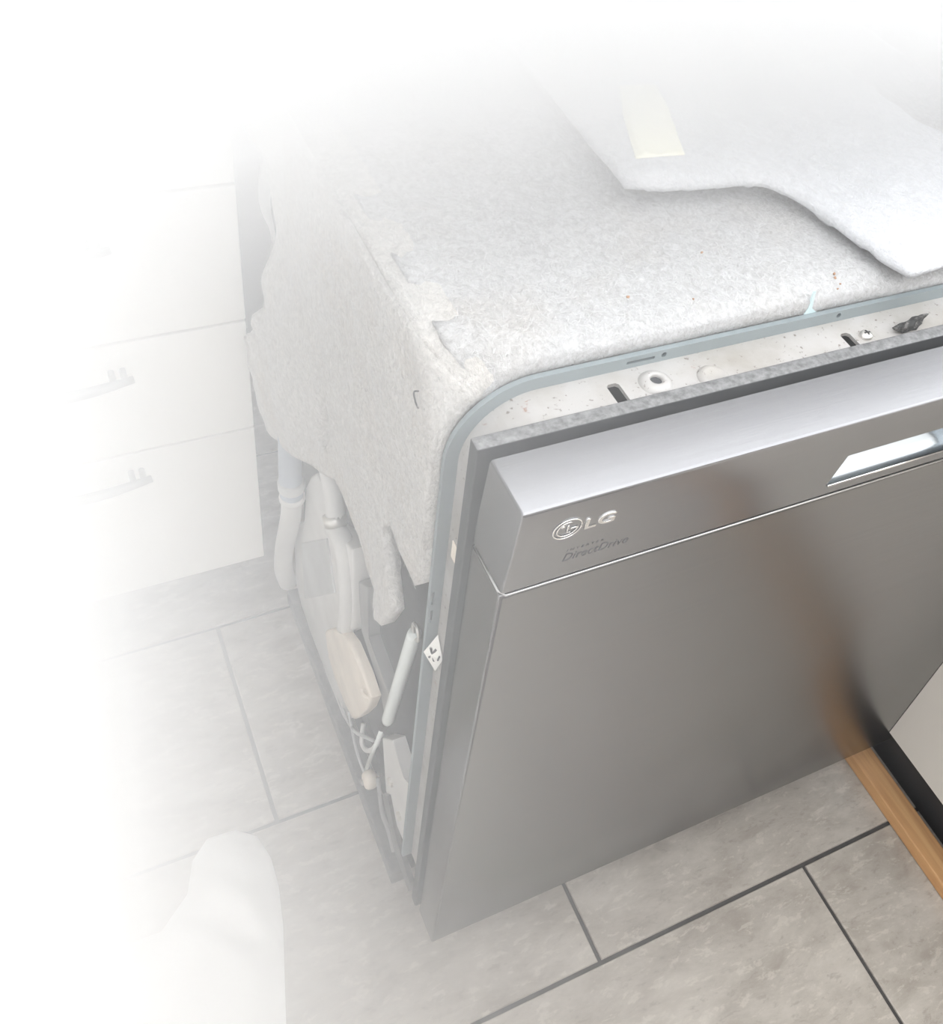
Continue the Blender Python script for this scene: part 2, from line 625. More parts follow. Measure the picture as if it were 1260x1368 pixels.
def cut(o, cutters):
    """bake boolean cut-outs into the mesh of o"""
    for c in cutters:
        md = o.modifiers.new('cut', 'BOOLEAN')
        md.operation = 'DIFFERENCE'
        md.solver = 'EXACT'
        md.object = c
    dg = bpy.context.evaluated_depsgraph_get()
    me = bpy.data.meshes.new_from_object(o.evaluated_get(dg))
    o.modifiers.clear()
    o.data = me
    for c in cutters:
        bpy.data.objects.remove(c)


band = obj('front_band', flange([(0, 0.399), (0, 0.4290), (-0.003, 0.4290), (-0.003, 0.399)]), M['band'], DW)
rim = obj('rim', flange([(-0.003, 0.4290), (0.0102, 0.4290), (0.0102, 0.4332), (-0.003, 0.4332)]), M['rim'], DW)


def cutter(bm):
    return obj('cutter', bm, M['tub'])


def slot_bm(cx, y0, y1, hw):
    bm = bmesh.new()
    pts = [(cx - hw, y0), (cx + hw, y0), (cx + hw, y1 - 0.002), (cx + hw - 0.002, y1), (cx - hw + 0.002, y1), (cx - hw, y1 - 0.002)]
    a = [bm.verts.new((x, y, 0.80)) for x, y in pts]
    b = [bm.verts.new((x, y, 0.815)) for x, y in pts]
    bm.faces.new(a)
    bm.faces.new(b)
    for i in range(6):
        bm.faces.new((a[i], a[(i + 1) % 6], b[(i + 1) % 6], b[i]))
    bmesh.ops.recalc_face_normals(bm, faces=bm.faces[:])
    return bm


cut(band, [cutter(slot_bm(0.3245, 0.390, 0.4185, 0.0048)), cutter(slot_bm(0.5225, 0.390, 0.4155, 0.0044)),
           cutter(lathe(bmesh.new(), [(0.0045, -0.02), (0.0045, 0.02)], (0.3545, 0.4105, 0.81), n=20))])
cut(rim, [cutter(B(0.341, 0.3635, 0.42, 0.44, 0.8128, 0.8152)),
          cutter(lathe(bmesh.new(), [(0.0022, -0.01), (0.0022, 0.01)], (0.371, 0.431, 0.8145), 'Y', 12)),
          cutter(lathe(bmesh.new(), [(0.0022, -0.01), (0.0022, 0.01)], (0.526, 0.431, 0.8145), 'Y', 12)),
          cutter(B(0.2135, 0.2155, 0.42, 0.44, 0.596, 0.612)), cutter(B(0.2135, 0.2155, 0.42, 0.44, 0.572, 0.588))])
# pressed bosses with a hole
for bx, by, hole in ((0.3545, 0.4105, True), (0.3975, 0.403, False)):
    bm = bmesh.new()
    prof = [(0.0125, -0.0008), (0.0115, 0.0012), (0.0088, 0.0034), (0.0064, 0.0040), (0.0048, 0.0036), (0.0044, 0.002), (0.0044, -0.0035)]
    if not hole:
        prof = [(0.0125, -0.0008), (0.0115, 0.0010), (0.0088, 0.0030), (0.0068, 0.0022), (0.0040, 0.0012), (0.001, 0.001)]
    n = 28
    rings = [[bm.verts.new((bx + r * math.cos(2 * math.pi * k / n), by + r * math.sin(2 * math.pi * k / n), BZ + h)) for k in range(n)] for r, h in prof]
    for a, b in zip(rings, rings[1:]):
        for k in range(n):
            bm.faces.new((a[k], a[(k + 1) % n], b[(k + 1) % n], b[k]))
    if not hole:
        bm.faces.new(rings[-1])
    obj('boss', bm, M['band'], DW, smooth=True)
obj('hole_plug', lathe(bmesh.new(), [(0.0043, -0.002), (0.0043, 0.0012)], (0.3545, 0.4105, BZ), n=16), M['gasket'], DW)
# screw with a cross slot
sc = obj('screw', lathe(bmesh.new(), [(0.0052, -0.001), (0.0052, 0.0012), (0.0044, 0.0026), (0.0025, 0.0036), (0.0008, 0.0039)], (0.5375, 0.4075, BZ), n=20), M['zinc'], DW, smooth=True)
bm = B(0.5350, 0.5400, 0.4069, 0.4081, BZ + 0.003, BZ + 0.0041)
box(bm, 0.5369, 0.5381, 0.4050, 0.4100, BZ + 0.003, BZ + 0.0041)
obj('cross_slot', bm, M['dark_metal'], sc)
# torn black foam caught on the band
bm = bmesh.new()
bmesh.ops.create_icosphere(bm, subdivisions=3, radius=1.0)
for v in bm.verts:
    d = 1 + 0.55 * fbm(v.co + Vector((3, 1, 2)), 1.6)
    px = v.co.x * 0.016
    v.co = Vector((0.5775 + px * d, 0.4055 + v.co.y * 0.004 * d + px * 0.18, BZ + 0.0035 + v.co.z * (0.0038 + max(0, px) * 0.22) * d))
obj('torn_foam', bm, M['soot'], DW, smooth=True)
bm = bmesh.new()
tr_ = [(0.4945, 0.8185), (0.5065, 0.8185), (0.5005, 0.8235), (0.4975, 0.8405), (0.4963, 0.8395), (0.4965, 0.8240)]
pa = [bm.verts.new((x, 0.4336, z)) for x, z in tr_]
pb = [bm.verts.new((x, 0.4352, z)) for x, z in tr_]
bm.faces.new(pa)
bm.faces.new(pb)
for i in range(6):
    bm.faces.new((pa[i], pa[(i + 1) % 6], pb[(i + 1) % 6], pb[i]))
obj('cyan_tab', bm, M['cyan'], DW)

# door: outer steel panel
YB, YT, ZB, ZT = 0.347, 0.3385, 0.086, 0.7225
bm = bmesh.new()
c = [(XL, YB, ZB), (XR, YB, ZB), (XR, YT, ZT), (XL, YT, ZT), (XL, 0.384, ZB), (XR, 0.384, ZB), (XR, 0.384, ZT), (XL, 0.384, ZT)]
v = [bm.verts.new(p) for p in c]
for f in ((0, 1, 2, 3), (4, 5, 6, 7), (0, 1, 5, 4), (3, 2, 6, 7), (0, 3, 7, 4), (1, 2, 6, 5)):
    bm.faces.new([v[i] for i in f])
fr = [e for e in bm.edges if all(q.co.y < 0.36 for q in e.verts)]
bmesh.ops.bevel(bm, geom=fr, offset=0.0032, segments=4, profile=0.5, affect='EDGES')
door = obj('door', bm, M['steel'], DW, angle=50)

# control panel with the pocket opening
FZ0, FZ1, FY0, FY1 = 0.7275, 0.8132, 0.3375, 0.330
PX0, PX1, PZ0, PZ1 = 0.475, 0.602, 0.7395, 0.773


def fy(z):
    return FY0 + (FY1 - FY0) * (z - FZ0) / (FZ1 - FZ0)


bm = bmesh.new()
xs, zs = [XL, PX0, PX1, XR], [FZ0, PZ0, PZ1, FZ1]
g = [[bm.verts.new((x, fy(z), z)) for x in xs] for z in zs]
g[2][1].co.x += 0.004
g[2][2].co.x -= 0.004
for i in range(3):
    for j in range(3):
        if (i, j) != (1, 1):
            bm.faces.new((g[i][j], g[i][j + 1], g[i + 1][j + 1], g[i + 1][j]))
bk = {}
for z in (0, 3):
    for j in range(4):
        bk[(z, j)] = bm.verts.new((xs[j], 0.3840 if z == 0 else 0.3765, zs[z]))
for j in range(3):
    for z in (0, 3):
        bm.faces.new((g[z][j], g[z][j + 1], bk[(z, j + 1)], bk[(z, j)]))
for j in (0, 3):
    bm.faces.new([g[0][j], g[1][j], g[2][j], g[3][j], bk[(3, j)], bk[(0, j)]])
bmesh.ops.recalc_face_normals(bm, faces=bm.faces[:])
es = [e for e in bm.edges if (all(abs(q.co.z - FZ1) < 1e-5 and q.co.y < 0.332 for q in e.verts)) or
      (all(abs(q.co.x - XL) < 1e-5 for q in e.verts) and all(q.co.y < 0.34 for q in e.verts)) or
      (all(abs(q.co.x - XL) < 1e-5 and abs(q.co.z - FZ1) < 1e-5 for q in e.verts))]
bmesh.ops.bevel(bm, geom=es, offset=0.0026, segments=3, profile=0.5, affect='EDGES')
panel = obj('control_panel', bm, M['steel_panel'], door, angle=50)

# curved finger pocket
bm = bmesh.new()
prof = []
prof = [(fy(PZ0) + 0.0008 + dy, PZ0 + dz) for dy, dz in ((0, 0), (0.003, 0.0006), (0.006, 0.0022), (0.010, 0.0055), (0.022, 0.0175), (0.032, 0.0280), (0.0345, 0.0320), (0.0355, 0.0370))]
prof += [(fy(PZ1) + 0.0008, PZ1 + 0.0035)]
ra = [bm.verts.new((PX0, y, z)) for y, z in prof]
rb = [bm.verts.new((PX1, y, z)) for y, z in prof]
for i in range(len(prof) - 1):
    bm.faces.new((ra[i], ra[i + 1], rb[i + 1], rb[i]))
bm.faces.new(ra)
bm.faces.new(rb)
obj('handle_pocket', bm, M['pocket'], door, angle=35)
# thin lip under the pocket, and a bright tube painting the highlight along the seam
bm = tube(bmesh.new(), [(PX0 + 0.001, fy(PZ0) - 0.0004, PZ0), (PX1 - 0.001, fy(PZ0) - 0.0004, PZ0)], 0.0011, 8)
obj('pocket_lip', bm, M['chrome'], door, smooth=True)
bm = tube(bmesh.new(), [(XL + 0.001, 0.382, 0.7235), (XL + 0.0008, 0.343, 0.7235), (XL + 0.004, 0.3385, 0.7235), (XR - 0.002, 0.3385, 0.7235)], 0.0010, 8)
obj('seam_highlight', bm, M['seam_glint'], door, smooth=True)

# rubber gasket and plastic inner frame of the door
obj('gasket', B(0.2225, 0.857, 0.3780, 0.387, 0.10, 0.794, bevel=0.001), M['gasket'], door)
bm = B(0.2125, 0.868, 0.3872, 0.3985, 0.092, 0.8125, bevel=0.0012)
obj('inner_frame', bm, M['bezel'], door, angle=50)


# lettering on the control panel
def text_mesh(txt, size, shear=0.0, space=1.0, depth=0.0004, bevel=0.0, weight=0.0):
    cu = bpy.data.curves.new('lettering', 'FONT')
    cu.body = txt
    cu.size = size
    cu.shear = shear
    cu.space_character = space
    cu.extrude = depth
    cu.bevel_depth = bevel
    cu.bevel_resolution = 2
    cu.offset = weight
    cu.resolution_u = 5
    o = bpy.data.objects.new('lettering', cu)
    COL.objects.link(o)
    dg = bpy.context.evaluated_depsgraph_get()
    dg.update()
    me = bpy.data.meshes.new_from_object(o.evaluated_get(dg))
    bpy.data.objects.remove(o)
    return me


up = Vector((0, FY1 - FY0, FZ1 - FZ0)).normalized()
nrm = Vector((1, 0, 0)).cross(up).normalized()


def panel_mat(x, z, lift=0.0):
    mm = Matrix((Vector((1, 0, 0)), up, nrm)).transposed().to_4x4()
    mm.translation = Vector((x, fy(z), z)) + nrm * lift
    return mm


def place(name, me, x, z, mat, lift=0.0, width=None):
    if width:
        xs_ = [v_.co.x for v_ in me.vertices]
        k = width / (max(xs_) - min(xs_))
        x0_ = min(xs_)
        for v_ in me.vertices:
            v_.co.x = (v_.co.x - x0_) * k
    me.transform(panel_mat(x, z, lift))
    me.materials.clear()
    return link(name, me, mat, door)


place('raised_letters', text_mesh('LG', 0.0150, 0.0, 1.05, 0.0004, 0.0003, 0.0), 0.2640, 0.7800, M['chrome'], 0.0004, 0.0215)
place('motor_lettering', text_mesh('DirectDrive', 0.0122, 0.16, 1.02, 0.0002, 0, -0.00003), 0.2565, 0.7462, M['print'], 0.0, 0.0480)
place('small_lettering', text_mesh('INVERTER', 0.0036, 0.1, 1.7, 0.00015, 0, 0.0), 0.2575, 0.7572, M['print'], 0.0, 0.0265)
# round emblem: ring, dot, L and open G inside
bm = bmesh.new()
EC = 0.0


def arc(r, a0, a1, n, rad):
    tube(bm, [(r * math.cos(math.radians(a0 + (a1 - a0) * i / n)), r * math.sin(math.radians(a0 + (a1 - a0) * i / n)), 0.0003) for i in range(n + 1)], rad, 6)


arc(0.0098, 0, 360, 40, 0.0006)
arc(0.0072, 75, 360, 26, 0.00055)
tube(bm, [(0.0072, 0, 0.0003), (0.0022, 0, 0.0003)], 0.00055, 6)
tube(bm, [(0, 0.0042, 0.0003), (0, -0.0038, 0.0003), (0.0024, -0.0038, 0.0003)], 0.00055, 6)
lathe(bm, [(0.0012, 0), (0.0012, 0.0006), (0.0006, 0.0009)], (-0.0038, 0.0034, 0), n=12)
me = bpy.data.meshes.new('emblem')
bmesh.ops.recalc_face_normals(bm, faces=bm.faces[:])
bm.to_mesh(me)
bm.free()
me.transform(panel_mat(0.2515, 0.7855, 0.0003))
link('emblem', me, M['chrome'], door, smooth=True)

# ---- workings on the open left side
obj('inlet_housing', prism_yz(bmesh.new(), [(0.871, 0.185), (0.814, 0.248), (0.808, 0.326), (0.788, 0.365), (0.765, 0.395), (0.729, 0.411), (0.714, 0.359), (0.685, 0.38), (0.641, 0.407), (0.631, 0.278), (0.676, 0.201), (0.715, 0.150), (0.696, 0.123), (0.674, 0.068), (0.660, 0.030), (0.720, 0.028), (0.800, 0.028), (0.850, 0.030), (0.876, 0.061)][::-1], 0.222, 0.242, 0.004), M['white_plastic'], DW, angle=50)
obj('cover_plate', prism_yz(bmesh.new(), [(0.826, 0.200), (0.722, 0.331), (0.692, 0.267), (0.822, 0.085)], 0.2195, 0.223, 0.001), M['grey_plastic'], DW)
obj('water_column', tube(bmesh.new(), spline([(0.2225, 0.700, 0.375), (0.222, 0.668, 0.385), (0.222, 0.652, 0.345), (0.222, 0.648, 0.30), (0.2225, 0.655, 0.25)], 6), 0.0115, 12), M['white_plastic'], DW, smooth=True)
obj('inlet_hose', tube(bmesh.new(), spline([(0.224, 0.730, 0.45), (0.224, 0.713, 0.430), (0.223, 0.700, 0.405), (0.222, 0.692, 0.39)], 5), 0.0105, 14), M['white_plastic'], DW, smooth=True)
obj('hose_clamp', tube(bmesh.new(), [(0.222, 0.699, 0.398), (0.222, 0.692, 0.388)], 0.0128, 16), M['zinc'], DW, smooth=True)
hose = obj('drain_hose', tube(bmesh.new(), spline([(0.212, 0.822, 0.45), (0.207, 0.812, 0.397), (0.205, 0.808, 0.345), (0.205, 0.806, 0.318)], 6), 0.0135, 16), M['hose'], DW, smooth=True)
obj('clamp', lathe(bmesh.new(), [(0.0150, 0), (0.0155, 0.002), (0.0155, 0.012), (0.0150, 0.014)], (0.205, 0.807, 0.330), n=20), M['grey_plastic'], hose, smooth=True)
obj('clamp', lathe(bmesh.new(), [(0.0146, 0), (0.0152, 0.002), (0.0152, 0.006), (0.0146, 0.008)], (0.205, 0.8055, 0.312), n=20), M['white_plastic'], hose, smooth=True)
obj('waste_pipe', tube(bmesh.new(), spline([(0.205, 0.806, 0.316), (0.206, 0.818, 0.270), (0.206, 0.838, 0.215), (0.206, 0.862, 0.150), (0.207, 0.876, 0.09), (0.214, 0.885, 0.045)], 6), [0.0125] * 31, 14), M['white_plastic'], DW, smooth=True)
# curled cream strip of foam: a bent board with a curl at its lower end
poly = [(0.713, 0.165), (0.681, 0.213), (0.655, 0.248), (0.616, 0.272), (0.575, 0.275), (0.548, 0.268), (0.560, 0.226), (0.582, 0.175), (0.604, 0.130), (0.629, 0.124), (0.672, 0.117), (0.699, 0.128)]
foam = obj('foam_strip', prism_yz(bmesh.new(), poly[::-1], 0.2135, 0.2255, 0.005), M['cream'], DW, angle=60)
bm = bmesh.new()
tube(bm, [(0.2145 + 0.0052 * math.cos(a / 10 * 4.6 + 2.2), 0.562 + 0.0052 * math.sin(a / 10 * 4.6 + 2.2) - 0.0003 * a, 0.262 - 0.006 * math.sin(a * 0.1)) for a in range(11)], 0.0022, 8)
obj('curl', bm, M['cream'], foam, smooth=True)
obj('support_plate', prism_yz(bmesh.new(), [(0.640, 0.352), (0.610, 0.379), (0.603, 0.298), (0.534, 0.284), (0.545, 0.228), (0.565, 0.262), (0.625, 0.280)][::-1], 0.229, 0.2425, 0.0015), M['mid_grey'], DW)
# hinge bracket
hb = obj('hinge_bracket', prism_yz(bmesh.new(), [(0.540, 0.190), (0.512, 0.232), (0.474, 0.215), (0.441, 0.245), (0.434, 0.202), (0.432, 0.112), (0.455, 0.091), (0.492, 0.085), (0.520, 0.102)][::-1], 0.226, 0.241, 0.0015), M['white_plastic'], DW)
for hy, hz in ((0.450, 0.205), (0.475, 0.125), (0.505, 0.150)):
    obj('bolt', lathe(bmesh.new(), [(0.0055, 0.001), (0.0055, -0.003), (0.003, -0.0042)], (0.226, hy, hz), 'X', 12), M['zinc'], hb)
obj('hinge_arm', prism_yz(bmesh.new(), [(0.520, 0.095), (0.505, 0.120), (0.470, 0.075), (0.425, 0.060), (0.425, 0.034), (0.470, 0.038)][::-1], 0.222, 0.228, 0.0008), M['galv'], DW)
# door spring with its sleeve, rod, hook and pulley
def T3(a, b, q):
    return Vector(a).lerp(Vector(b), q)
SA, SB = (0.222, 0.472, 0.494), (0.222, 0.519, 0.264)
sp = obj('spring_sleeve', tube(bmesh.new(), [SA, T3(SA, SB, 0.03), T3(SA, SB, 0.97), SB], [0.0058, 0.0066, 0.0066, 0.0058], 16), M['spring'], DW, smooth=True)
obj('hook', tube(bmesh.new(), [(0.2215, 0.4685 + 0.007 * math.cos(a), 0.4995 + 0.0085 * math.sin(a)) for a in [i * 0.42 - 1.2 for i in range(15)]], 0.0018, 8), M['zinc'], sp, smooth=True)
obj('spring_coil', tube(bmesh.new(), [(0.222 + 0.0042 * math.cos(i * 0.8), 0.519 + 0.0135 * i / 40 + 0.0042 * math.sin(i * 0.8), 0.264 - 0.038 * i / 40) for i in range(41)], 0.0011, 6), M['dark_metal'], sp, smooth=True)
obj('rod', tube(bmesh.new(), [(0.222, 0.531, 0.230), (0.222, 0.574, 0.058)], 0.0026, 10), M['spring'], sp, smooth=True)
pu = obj('pulley', lathe(bmesh.new(), [(0.004, -0.009), (0.009, -0.0075), (0.0115, -0.004), (0.012, 0), (0.0115, 0.004), (0.009, 0.0075), (0.004, 0.009)], (0.2225, 0.562, 0.052), 'X', 20), M['cream'], DW, smooth=True)
obj('axle', lathe(bmesh.new(), [(0.004, -0.011), (0.004, 0.012)], (0.2225, 0.562, 0.052), 'X', 12), M['zinc'], pu)
# loose wiring
for pts, r, mt in (([(0.224, 0.690, 0.045), (0.222, 0.650, 0.052), (0.220, 0.610, 0.088), (0.221, 0.585, 0.120), (0.224, 0.560, 0.150)], 0.0022, 'grey_plastic'),
                   ([(0.226, 0.600, 0.120), (0.221, 0.590, 0.098), (0.221, 0.574, 0.105), (0.223, 0.556, 0.140), (0.228, 0.548, 0.182)], 0.003, 'white_plastic'),
                   ([(0.221, 0.640, 0.085), (0.220, 0.606, 0.052), (0.221, 0.577, 0.040)], 0.0018, 'grey_plastic'),
                   ([(0.224, 0.540, 0.095), (0.221, 0.515, 0.060), (0.222, 0.495, 0.050), (0.222, 0.475, 0.034)], 0.0026, 'mid_grey')):
    obj('wire', tube(bmesh.new(), spline(pts, 6), r, 8), M[mt], DW, smooth=True)
# paper label with a printed mark stuck on the band, and a scrap of masking tape
bm = bmesh.new()
lab = [(0.2110, 0.4276, 0.534), (0.2205, 0.4245, 0.558), (0.2212, 0.4125, 0.538), (0.2195, 0.4200, 0.512)]
for dx in (0, -0.0005):
    vs = [bm.verts.new((x + dx, y, z)) for x, y, z in lab]
    bm.faces.new(vs)
bm.verts.ensure_lookup_table()
for i in range(4):
    bm.faces.new((bm.verts[i], bm.verts[(i + 1) % 4], bm.verts[4 + (i + 1) % 4], bm.verts[4 + i]))
lb = obj('paper_label', bm, M['label'], DW)
bm = tube(bmesh.new(), [(0.2142, 0.4237, 0.53), (0.2177, 0.4202, 0.544)], 0.0011, 6)
tube(bm, [(0.2172, 0.4202, 0.528), (0.2147, 0.4237, 0.543)], 0.0011, 6)
tube(bm, [(0.2185, 0.4162, 0.534), (0.2187, 0.4147, 0.541)], 0.0009, 6)
obj('printed_mark', bm, M['print'], lb)
obj('tape_scrap', B(0.2210, 0.2217, 0.409, 0.421, 0.664, 0.682), M['cream'], DW)
# rear strap seen in the gap
obj('rear_strap', tube(bmesh.new(), spline([(0.226, 0.925, 0.70), (0.222, 0.93, 0.64), (0.228, 0.925, 0.60), (0.226, 0.93, 0.55), (0.222, 0.925, 0.47)], 5), [0.0045 + 0.002 * math.sin(i * 0.45) for i in range(21)], 10), M['white_plastic'], DW, smooth=True)

# ---- felt blanket: side sheet
OUT = [(0.205, 0.4340, 0.833), (0.207, 0.4340, 0.62), (0.205, 0.443, 0.607), (0.205, 0.500, 0.614), (0.204, 0.514, 0.598), (0.201, 0.496, 0.579),
       (0.198, 0.477, 0.566), (0.196, 0.460, 0.554), (0.196, 0.472, 0.520), (0.197, 0.491, 0.503), (0.199, 0.512, 0.494), (0.201, 0.518, 0.507), (0.203, 0.570, 0.521), (0.205, 0.642, 0.52),
       (0.205, 0.685, 0.484), (0.195, 0.806, 0.407), (0.192, 0.861, 0.379), (0.188, 0.881, 0.416), (0.184, 0.874, 0.450), (0.180, 0.878, 0.470), (0.178, 0.871, 0.516),
       (0.183, 0.856, 0.547), (0.190, 0.859, 0.522), (0.198, 0.856, 0.572), (0.205, 0.822, 0.687), (0.205, 0.846, 0.741), (0.205, 0.927, 0.733), (0.205, 0.93, 0.833)]
OUT2 = [(y, z) for x, y, z in OUT]


def idw_x(y, z):
    s = ws = 0.0
    for x, yy, zz in OUT:
        d = (yy - y) ** 2 + (zz - z) ** 2 + 1e-6
        wgt = d ** -1.5
        s += wgt * x
        ws += wgt
    return s / ws


def round_corner(q, x0=0.205, z0=0.8335):
    w_ = 1 - smooth01((q.y - 0.4365) / 0.045)
    R = 0.009 + 0.062 * w_
    cx_, cz_ = x0 + R, z0 - R
    if q.x < cx_ and q.z > cz_:
        dx, dz = cx_ - q.x, q.z - cz_
        L = max(math.hypot(dx, dz), 1e-6)
        m_ = max(dx, dz)              # keeps the lift above the square surface
        k_ = m_ / L
        q = Vector((cx_ - dx * k_, q.y, cz_ + dz * k_))
    return q


def side_top(p):
    y, z = p
    x = idw_x(y, z)
    x += 0.0022 * fbm((y, z, 0.3), 14)
    # the slit where the sheet folds at the back
    d = (y - (0.680 - 0.25 * (z - 0.537))) / 0.007
    if 0.535 < z < 0.60:
        x += 0.024 * math.exp(-d * d)
    # rolled tip
    if z < 0.60 and y < 0.53:
        x -= 0.006 * smooth01((0.60 - z) / 0.08) * smooth01((0.53 - y) / 0.05)
    return round_corner(Vector((x, y, z)))


def side_bottom(p):
    q = side_top(p)
    k = smooth01((q.z - 0.77) / 0.05)
    return q + Vector((0.012, 0, -0.006 * k))


blanket = obj('side_blanket', sheet(OUT2, 0.0085, side_top, side_bottom), M['felt_side'], DW, smooth=True)

# ---- felt blanket: top sheet, its cut edge lifting in three places
TOPX0, TOPX1, TOPY0, TOPY1 = 0.212, 0.858, 0.4340, 0.93
edge = [(0.226, 0.4340), (0.222, 0.447), (0.2195, 0.450), (0.2195, 0.484), (0.2290, 0.486), (0.2300, 0.520), (0.2195, 0.527), (0.2185, 0.560), (0.2280, 0.5615), (0.2290, 0.598), (0.2190, 0.605), (0.2180, 0.636), (0.2260, 0.640), (0.2260, 0.78), (0.2180, 0.80), (0.2180, 0.93)]
under = [(0.2055, 0.4346), (TOPX1, 0.4346), (TOPX1, TOPY1), (0.2055, TOPY1)]


def top_z(x, y):
    return 0.8335 + 0.0016 * fbm((x, y, 1.7), 22) + 0.0022 * fbm((x, y, 4.0), 7) - 0.006 * smooth01((0.450 - y) / 0.02)


def under_top(p):
    x, y = p
    return round_corner(Vector((x, y, top_z(x, y))))


obj('under_blanket', sheet(under, 0.011, under_top, lambda p: under_top(p) - Vector((0, 0, 0.006 + 0.012 * smooth01((0.452 - p[1]) / 0.015)))), M['felt_side'], DW, smooth=True)


def over_top(p):
    x, y = p
    near = smooth01((0.246 - x) / 0.016)
    lift = 0.0018
    tongue = any(a < y < b for a, b in ((0.448, 0.4855), (0.5225, 0.561), (0.600, 0.639)))
    z = top_z(x, y) + lift - near * (0.0006 if tongue else 0.0045)
    if x < 0.2225:
        z += 0.0008
    q = round_corner(Vector((x, y, z - 0.0005)))
    q.z += 0.0005
    return q


top_out = edge + [(TOPX1, 0.93), (TOPX1, 0.4340)]
top_blanket = obj('top_blanket', sheet(top_out[::-1], 0.0075, over_top, lambda p: over_top(p) - Vector((0, 0, 0.004 + 0.014 * smooth01((0.452 - p[1]) / 0.014)))), M['felt_top'], DW, smooth=True)


# ---- loose felt pad lying on top
def pad_scale(x):
    return 1.033 + 0.021 * smooth01((x - 0.50) / 0.05)


pad_out = [(x * pad_scale(x), (y + 0.013 - 0.008 * smooth01((x - 0.5) / 0.05)) * pad_scale(x)) for x, y in [(0.397, 0.541), (0.425, 0.531), (0.455, 0.527), (0.485, 0.525), (0.509, 0.519), (0.524, 0.500), (0.531, 0.475), (0.535, 0.445), (0.541, 0.415), (0.5465, 0.396),
           (0.575, 0.398), (0.640, 0.405), (0.720, 0.430), (0.790, 0.490), (0.775, 0.520), (0.725, 0.548), (0.709, 0.573), (0.706, 0.610), (0.702, 0.660), (0.695, 0.760), (0.690, 0.800), (0.420, 0.808), (0.409, 0.78), (0.403, 0.69), (0.399, 0.61)]]


def pad_top(p):
    x, y = p
    e = min(math.hypot(x - a, y - b) for a, b in PADE)
    z = 0.8625 - 0.0085 * smooth01((x - 0.52) / 0.055) + 0.0028 * fbm((x, y, 9.0), 5) + 0.0014 * fbm((x, y, 2.0), 40)
    z -= 0.0050 * (1 - smooth01(e / 0.012))
    return Vector((x, y, z))


def pad_bottom(p):
    q = pad_top(p)
    x, y = p
    q.z -= 0.0105 if min(math.hypot(x - a, y - b) for a, b in PADE) > 0.004 else 0.0050
    # it bears on the blanket in the middle and lifts at its cut edges
    e = min(math.hypot(x - a, y - b) for a, b in PADE)
    q.z = q.z * (1 - smooth01((e - 0.05) / 0.06)) + 0.8395 * smooth01((e - 0.05) / 0.06)
    return q


PADE = dense(pad_out, 0.006)
pad = obj('felt_pad', sheet(pad_out, 0.0085, pad_top, pad_bottom), M['felt_pad'], smooth=True)
tag(pad, 'clean white felt pad with a wavy cut edge lying loose on top of the dishwasher', 'pad')
tp = [(0.430, 0.594), (0.473, 0.590), (0.498, 0.661), (0.507, 0.697), (0.474, 0.701), (0.452, 0.655)]
obj('tape', sheet(tp, 0.0085, lambda p: pad_top(p) + Vector((0, 0, 0.0010)), lambda p: pad_top(p) - Vector((0, 0, 0.0006))), M['tape'], pad, smooth=True)


# ---- loose fibres standing on the felt
def fibres(name, n, sample, normal, parent, seed):
    rnd = random.Random(seed)
    vs, fs = [], []
    for _ in range(n):
        p = sample(rnd)
        if p is None:
            continue
        nv = normal
        d = Vector((rnd.gauss(0, 1), rnd.gauss(0, 1), rnd.gauss(0, 1)))
        d = (d - nv * d.dot(nv)).normalized()
        s = nv.cross(d)
        L = rnd.uniform(0.003, 0.010)
        bend = rnd.uniform(-0.5, 0.5)
        hgt = rnd.uniform(0.0, 0.0009)
        wd = rnd.uniform(0.00008, 0.00018)
        base = len(vs)
        for i in range(4):
            q = i / 3 - 0.5
            c_ = p + d * (L * q) + s * (bend * L * q * q) + nv * (0.0002 + hgt * (0.25 - q * q) * 4)
            vs.append(c_ + s * wd)
            vs.append(c_ - s * wd)
        for i in range(3):
            k = base + 2 * i
            fs.append((k, k + 1, k + 3, k + 2))
    me = bpy.data.meshes.new(name)
    me.from_pydata([tuple(v_) for v_ in vs], [], fs)
    o = link(name, me, M['fibre'], parent)
    o['kind'] = 'stuff'
    return o


def s_top(r):
    x, y = r.uniform(0.232, 0.85), r.uniform(0.44, 0.9)
    return over_top((x, y))


def s_pad(r):
    while True:
        p = (r.uniform(0.40, 0.83), r.uniform(0.39, 0.88))
        if inside(p, pad_out):
            return pad_top(p)


def s_side(r):
    while True:
        p = (r.uniform(0.44, 0.93), r.uniform(0.38, 0.82))
        if inside(p, OUT2):
            return side_top(p)


fibres('fibres', 9000, s_top, Vector((0, 0, 1)), top_blanket, 1)
fibres('fibres', 5000, s_pad, Vector((0, 0, 1)), pad, 2)
fibres('fibres', 7000, s_side, Vector((-1, 0, 0)), blanket, 3)
# rusty crumbs on the top felt
bm = bmesh.new()
rc = random.Random(5)
for cx_, cy_ in [(0.527, 0.447), (0.5285, 0.4415), (0.5245, 0.4385), (0.529, 0.451), (0.36, 0.47), (0.44, 0.50), (0.405, 0.455)]:
    n0 = len(bm.verts)
    rr = rc.uniform(0.0007, 0.0014)
    cen = over_top((cx_, cy_)) + Vector((0, 0, 0.0006))
    g_ = bmesh.ops.create_icosphere(bm, subdivisions=1, radius=rr)
    for v_ in g_['verts']:
        v_.co = cen + v_.co * rc.uniform(0.7, 1.3)
o = obj('rust_crumbs', bm, plain('rust', (0.42, 0.25, 0.15), 0.9), top_blanket)
o['kind'] = 'stuff'
